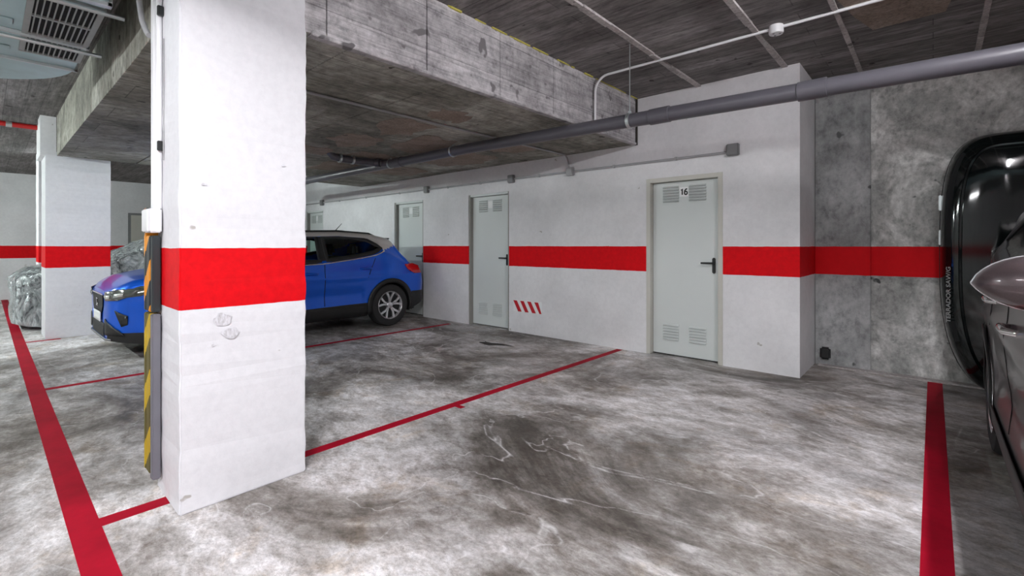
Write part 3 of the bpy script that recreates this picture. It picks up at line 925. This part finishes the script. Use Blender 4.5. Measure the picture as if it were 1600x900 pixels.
    # emblem: a broken S of three slanted bars
    for (a, b, c, d) in ((-.055, .045, .665, .68), (-.045, .055, .59, .605)):
        front_patch('emblem', [(a, c), (b, c), (b, d), (a, d)], M['chrome'], .018, parent=gl)
    front_patch('emblem', [(-.055, .668), (-.02, .668), (.05, .602), (.015, .602)], M['chrome'], .018, parent=gl)
    pl = front_patch('number_plate', [(-.26, .535), (.26, .535), (.26, .425), (-.26, .425)], M['plate'], .020)
    front_patch('plate_strip', [(-.26, .535), (-.225, .535), (-.225, .425), (-.26, .425)], M['blue'], .024, parent=pl)
    if twotone:
        o = MB().tube([(-.25, 3.00, 1.50), (-.25, 3.16, 1.67)], [.008, .004], 8).build('antenna', 'black', root, True); o.data.transform(S)
    # spoiler lip
    o = MB().box(-.56, .56, 3.42, 3.58, 1.395, 1.42, .01).build('spoiler', M['cladding'], root); o.data.transform(S)
    # floor pan and cabin furniture
    o = MB().box(-.72, .72, .25, 3.95, .22, .34).build('floor_pan', 'blackmatte', root); o.data.transform(S)
    o = MB().box(-.70, .70, 1.05, 1.5, .75, 1.0, .06).build('dashboard', 'seat', root); o.data.transform(S)
    for xx, yy, wd in ((-.36, 2.02, .24), (.36, 2.02, .24), (0, 2.92, .60)):
        m_ = MB().box(xx - wd, xx + wd, yy - .45, yy + .05, .45, .62, .05)
        m_.box(xx - wd, xx + wd, yy, yy + .14, .5, 1.12, .05)
        for hx in ([xx] if wd < .4 else [-.38, .38]): m_.box(hx - .12, hx + .12, yy + .04, yy + .14, 1.13, 1.32, .04)
        o = m_.build('seat', 'seat', root); o.data.transform(S)
    # wheel wells and wheels
    for yw in (YFW, YRW):
        for s in (1, -1):
            R = (wr / sc[2]) + .06; o = MB()
            rings = []
            for xx in (s * .84, s * .52):
                rings.append([o.bm.verts.new((xx, yw + R * math.cos(a) * sc[2] / sc[1], wr / sc[2] + R * math.sin(a))) for a in [-.3 + (PI + .6) * k / 24 for k in range(25)]])
            for k in range(24): o.bm.faces.new((rings[0][k], rings[0][k + 1], rings[1][k + 1], rings[1][k]))
            o.bm.faces.new(rings[1])
            o = o.build('wheel_well', 'blackmatte', root); o.data.transform(S)
            wheel(root, (s * .765 * sc[0], yw * sc[1], wr), s, wr)
    return root


def wheel(root, c, s, r):
    t = empty('wheel', c); t.parent = root
    ri = r * .66
    MB().lathe([(-.10, ri), (-.105, r * .8), (-.095, r * .95), (-.07, r), (.07, r), (.095, r * .955), (.108, r * .82), (.10, r * .70), (.085, ri)], 40, 'x', caps=False).build('tyre', 'rubber', t, True)
    m_ = MB()
    m_.lathe([(s * .05, ri * .90), (s * .085, ri * .93), (s * .098, ri * .99), (s * .09, ri * 1.02), (s * .05, ri * 1.0), (s * .05, ri * .9)], 40, 'x', caps=False)
    for k in range(5):
        a0 = 2 * PI * k / 5 + .3
        for da in (-.20, .20):
            a = a0 + da
            def P(rr, aa, x): return (s * x, rr * math.cos(aa), rr * math.sin(aa))
            q = [P(ri * .16, a0 - .35 + (.35 if da > 0 else 0), .068), P(ri * .16, a0 + (.35 if da > 0 else 0), .068),
                 P(ri * .55, a0 + da * .8 + .13, .085), P(ri * .95, a + .085 + da * .5, .092), P(ri * .95, a - .085 + da * .5, .092), P(ri * .55, a0 + da * .8 - .13, .085)]
            m_.prism(q, (-s * .025, 0, 0))
    m_.lathe([(s * .03, ri * .24), (s * .08, ri * .22), (s * .088, ri * .15), (s * .088, 0.001)], 20, 'x')
    m_.build('rim', 'alloy', t, True)
    MB().lathe([(s * .0, ri * .9), (s * .03, ri * .9)], 28, 'x').build('brake_disc', 'blackmatte', t)


def mirror(root, paint, s, sc, big):
    """shell tapering to a point outboard; the painted back faces the nose"""
    k = 1.0 if big else .78
    yb = 1.52; zc = 1.10 if big else 1.04
    Lm = .25 * k
    xb = 1.035 - Lm - .03 if big else Wp(yb) - .02   # inboard end
    def half(up):
        bm = bmesh.new(); rows = []
        nu, nv = 18, 12
        for i in range(nu + 1):
            u = i / nu
            x = xb + Lm * (1 - u) + .03
            if up: h = .098 * k * (1 - (1 - u) ** 3.2) ** .72
            else: h = .088 * k * (1 - (1 - u) ** 3.0) ** .85
            dpt = .115 * k * (1 - (1 - u) ** 2.4) ** .55
            row = []
            for j in range(nv + 1):
                a = PI / 2 * j / nv
                # from the equator at the front (towards the nose) over to the rear edge
                yy = yb + .06 * k - dpt * math.cos(a) ** .8 + .02
                row.append(bm.verts.new((s * x, yy, zc + (h if up else -h) * math.sin(a) ** .9)))
            rows.append(row)
        for A, B in zip(rows, rows[1:]):
            for j in range(nv):
                try: bm.faces.new((A[j], A[j + 1], B[j + 1], B[j]))
                except ValueError: pass
        bmesh.ops.remove_doubles(bm, verts=bm.verts[:], dist=.0008)
        bmesh.ops.recalc_face_normals(bm, faces=bm.faces[:])
        return bm
    mroot = None
    for up in (True, False):
        bm = half(up); me = bpy.data.meshes.new('mirror'); bm.to_mesh(me); bm.free(); me.transform(Matrix.Diagonal((sc[0], sc[1], sc[2], 1)))
        if up:
            mroot = link_mesh('wing_mirror', me, M[paint], root, True)
        else:
            link_mesh('lower_shell', me, M[paint], mroot, True)
    # rim and glass on the rear side
    pts = []
    for i in range(19):
        u = i / 18; x = xb + Lm * (1 - u) + .03; pts.append((s * x, yb + .08 + .0, zc + .098 * k * (1 - (1 - u) ** 3.2) ** .72))
    for i in range(18, -1, -1):
        u = i / 18; x = xb + Lm * (1 - u) + .03; pts.append((s * x, yb + .08, zc - .088 * k * (1 - (1 - u) ** 3.0) ** .85))
    o = MB().tube(pts[:], .0035, 6).build('mirror_rim', 'alloy', mroot, True); o.data.transform(Matrix.Diagonal((sc[0], sc[1], sc[2], 1)))
    o = MB().prism([(p[0], p[1] + .001, p[2]) for p in pts[1:-1]], (0, .006, 0)).build('mirror_glass', 'chrome', mroot); o.data.transform(Matrix.Diagonal((sc[0], sc[1], sc[2], 1)))
    o = MB().box(min(s * (xb - .16), s * (xb + .06)), max(s * (xb - .16), s * (xb + .06)), yb - .02, yb + .06, zc - .075 * k, zc - .02, .015).build('mirror_foot', 'cladding', mroot); o.data.transform(Matrix.Diagonal((sc[0], sc[1], sc[2], 1)))


car('parked_car', 'blue crossover car with a pale roof parked behind the red banded column', (-7.37, .90, 0), 0, 'blue', 'roofgrey', (1, 1.015, 1), True, .335)
car('parked_car', 'dark brown car seen edge-on beside the roof box, wing mirror foremost', (1.135, .64, 0), 0, 'brown', 'brown', (1.0, 1.06, 1.06), False, .345)


# car under a crinkled plastic cover
def covered():
    ny, ns, na, nt_ = 90, 30, 6, 14
    verts, faces = [], []
    L = None
    for i in range(ny + 1):
        y = CL * i / ny; sec = section(y, ns, na, nt_); L = len(sec)
        row = [(x, y, z) for x, z in sec] + [(-x, y, z) for x, z in sec[-2::-1]]
        verts += row
    full = 2 * L - 1
    for i in range(ny):
        for j in range(full - 1): faces.append((i * full + j, i * full + j + 1, (i + 1) * full + j + 1, (i + 1) * full + j))
    faces.append(tuple(range(full))); faces.append(tuple(ny * full + q for q in range(full)))
    me = bpy.data.meshes.new('cover'); me.from_pydata(verts, [], faces)
    bm = bmesh.new(); bm.from_mesh(me); bmesh.ops.recalc_face_normals(bm, faces=bm.faces[:]); bm.normal_update()
    for v in bm.verts:
        p = v.co.copy()
        d = .035 + .035 * mnoise.noise(Vector((p.x * 5, p.y * 5, p.z * 3))) + .022 * mnoise.noise(Vector((p.x * 13, p.y * 13, p.z * 7)))
        v.co += v.normal * d
        if v.co.z < .55: v.co.z -= (.55 - v.co.z) * .38
        v.co.z = max(v.co.z * .97, .03)
    bm.to_mesh(me); bm.free()
    t = tag(empty('covered_car', (-10.98, .30, 0)), 'car wrapped in crinkled silvery plastic cover behind the far column', 'car')
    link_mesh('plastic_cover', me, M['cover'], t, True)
    for yw in (YFW, YRW):
        for s in (1, -1): MB().lathe([(-.09, .2), (-.1, .27), (-.08, .31), (.08, .31), (.1, .27), (.09, .2)], 28, 'x', (s * .76, yw, .31)).build('tyre', 'rubber', t, True)


covered()

# ------------------------------------------------------------------ roof box standing on end against the cast wall
rb = tag(empty('roof_box', (.50, 5.70, 0)), 'glossy black car roof box standing on end against the concrete wall', 'roof box')
HB, WB = 2.27, .90


def outline(k, n=96):
    out = []
    for i in range(n):
        a = 2 * PI * i / n; c, s_ = math.cos(a), math.sin(a)
        e = 3.6 if s_ > 0 else 2.9
        r = (abs(c) ** e + abs(s_) ** e) ** (-1 / e)
        x, z = r * c * WB / 2, r * s_ * HB / 2
        if z < 0: x *= 1 - .10 * (-z / (HB / 2)) ** 2
        sx = (WB / 2 - k) / (WB / 2); sz = (HB / 2 - k) / (HB / 2)
        out.append((x * sx, z * sz + HB / 2 + .005))
    return out


def shell(levels, name, m, cap_last=True):
    bm = bmesh.new(); rings = []
    for k, y in levels:
        rings.append([bm.verts.new((x, y, z)) for x, z in outline(k)])
    n = len(rings[0])
    for A, B in zip(rings, rings[1:]):
        for i in range(n): bm.faces.new((A[i], A[(i + 1) % n], B[(i + 1) % n], B[i]))
    bm.faces.new(rings[0])
    if cap_last: bm.faces.new(rings[-1])
    bmesh.ops.recalc_face_normals(bm, faces=bm.faces[:])
    me = bpy.data.meshes.new(name); bm.to_mesh(me); bm.free()
    return link_mesh(name, me, M[m], rb, True)


shell([(.05, .37), (.03, .375), (.01, .33), (0, .25), (0, .20)], 'base_tray', 'blackmatte')
shell([(-.004, .195), (-.003, .17), (.006, .12), (.022, .07), (.05, .03), (.09, .005), (.115, -.004), (.12, .002), (.135, .002), (.14, -.012), (.19, -.025), (.27, -.036), (.37, -.042)], 'lid', 'gloss')
MB().tube([(x * 1.003, .198, z) for x, z in outline(-.002)] + [(outline(-.002)[0][0] * 1.003, .198, outline(-.002)[0][1])], .006, 6, False).build('lid_seam', 'void', rb)
for zz in (1.30, 1.62): MB().box(-WB / 2 - .012, -WB / 2 + .01, .17, .23, zz, zz + .14, .006).build('latch', 'steel', rb)
me = text_mesh('TERRADOR SAW/G', .058, .0006, .001)
me.transform(Matrix.Translation((-.398, .022, .86)) @ Matrix.Rotation(-PI / 2 + .75, 4, 'Z') @ Matrix.Rotation(PI / 2, 4, 'X') @ Matrix.Rotation(PI / 2, 4, 'Z'))
link_mesh('lettering', me, M['letters'], rb)
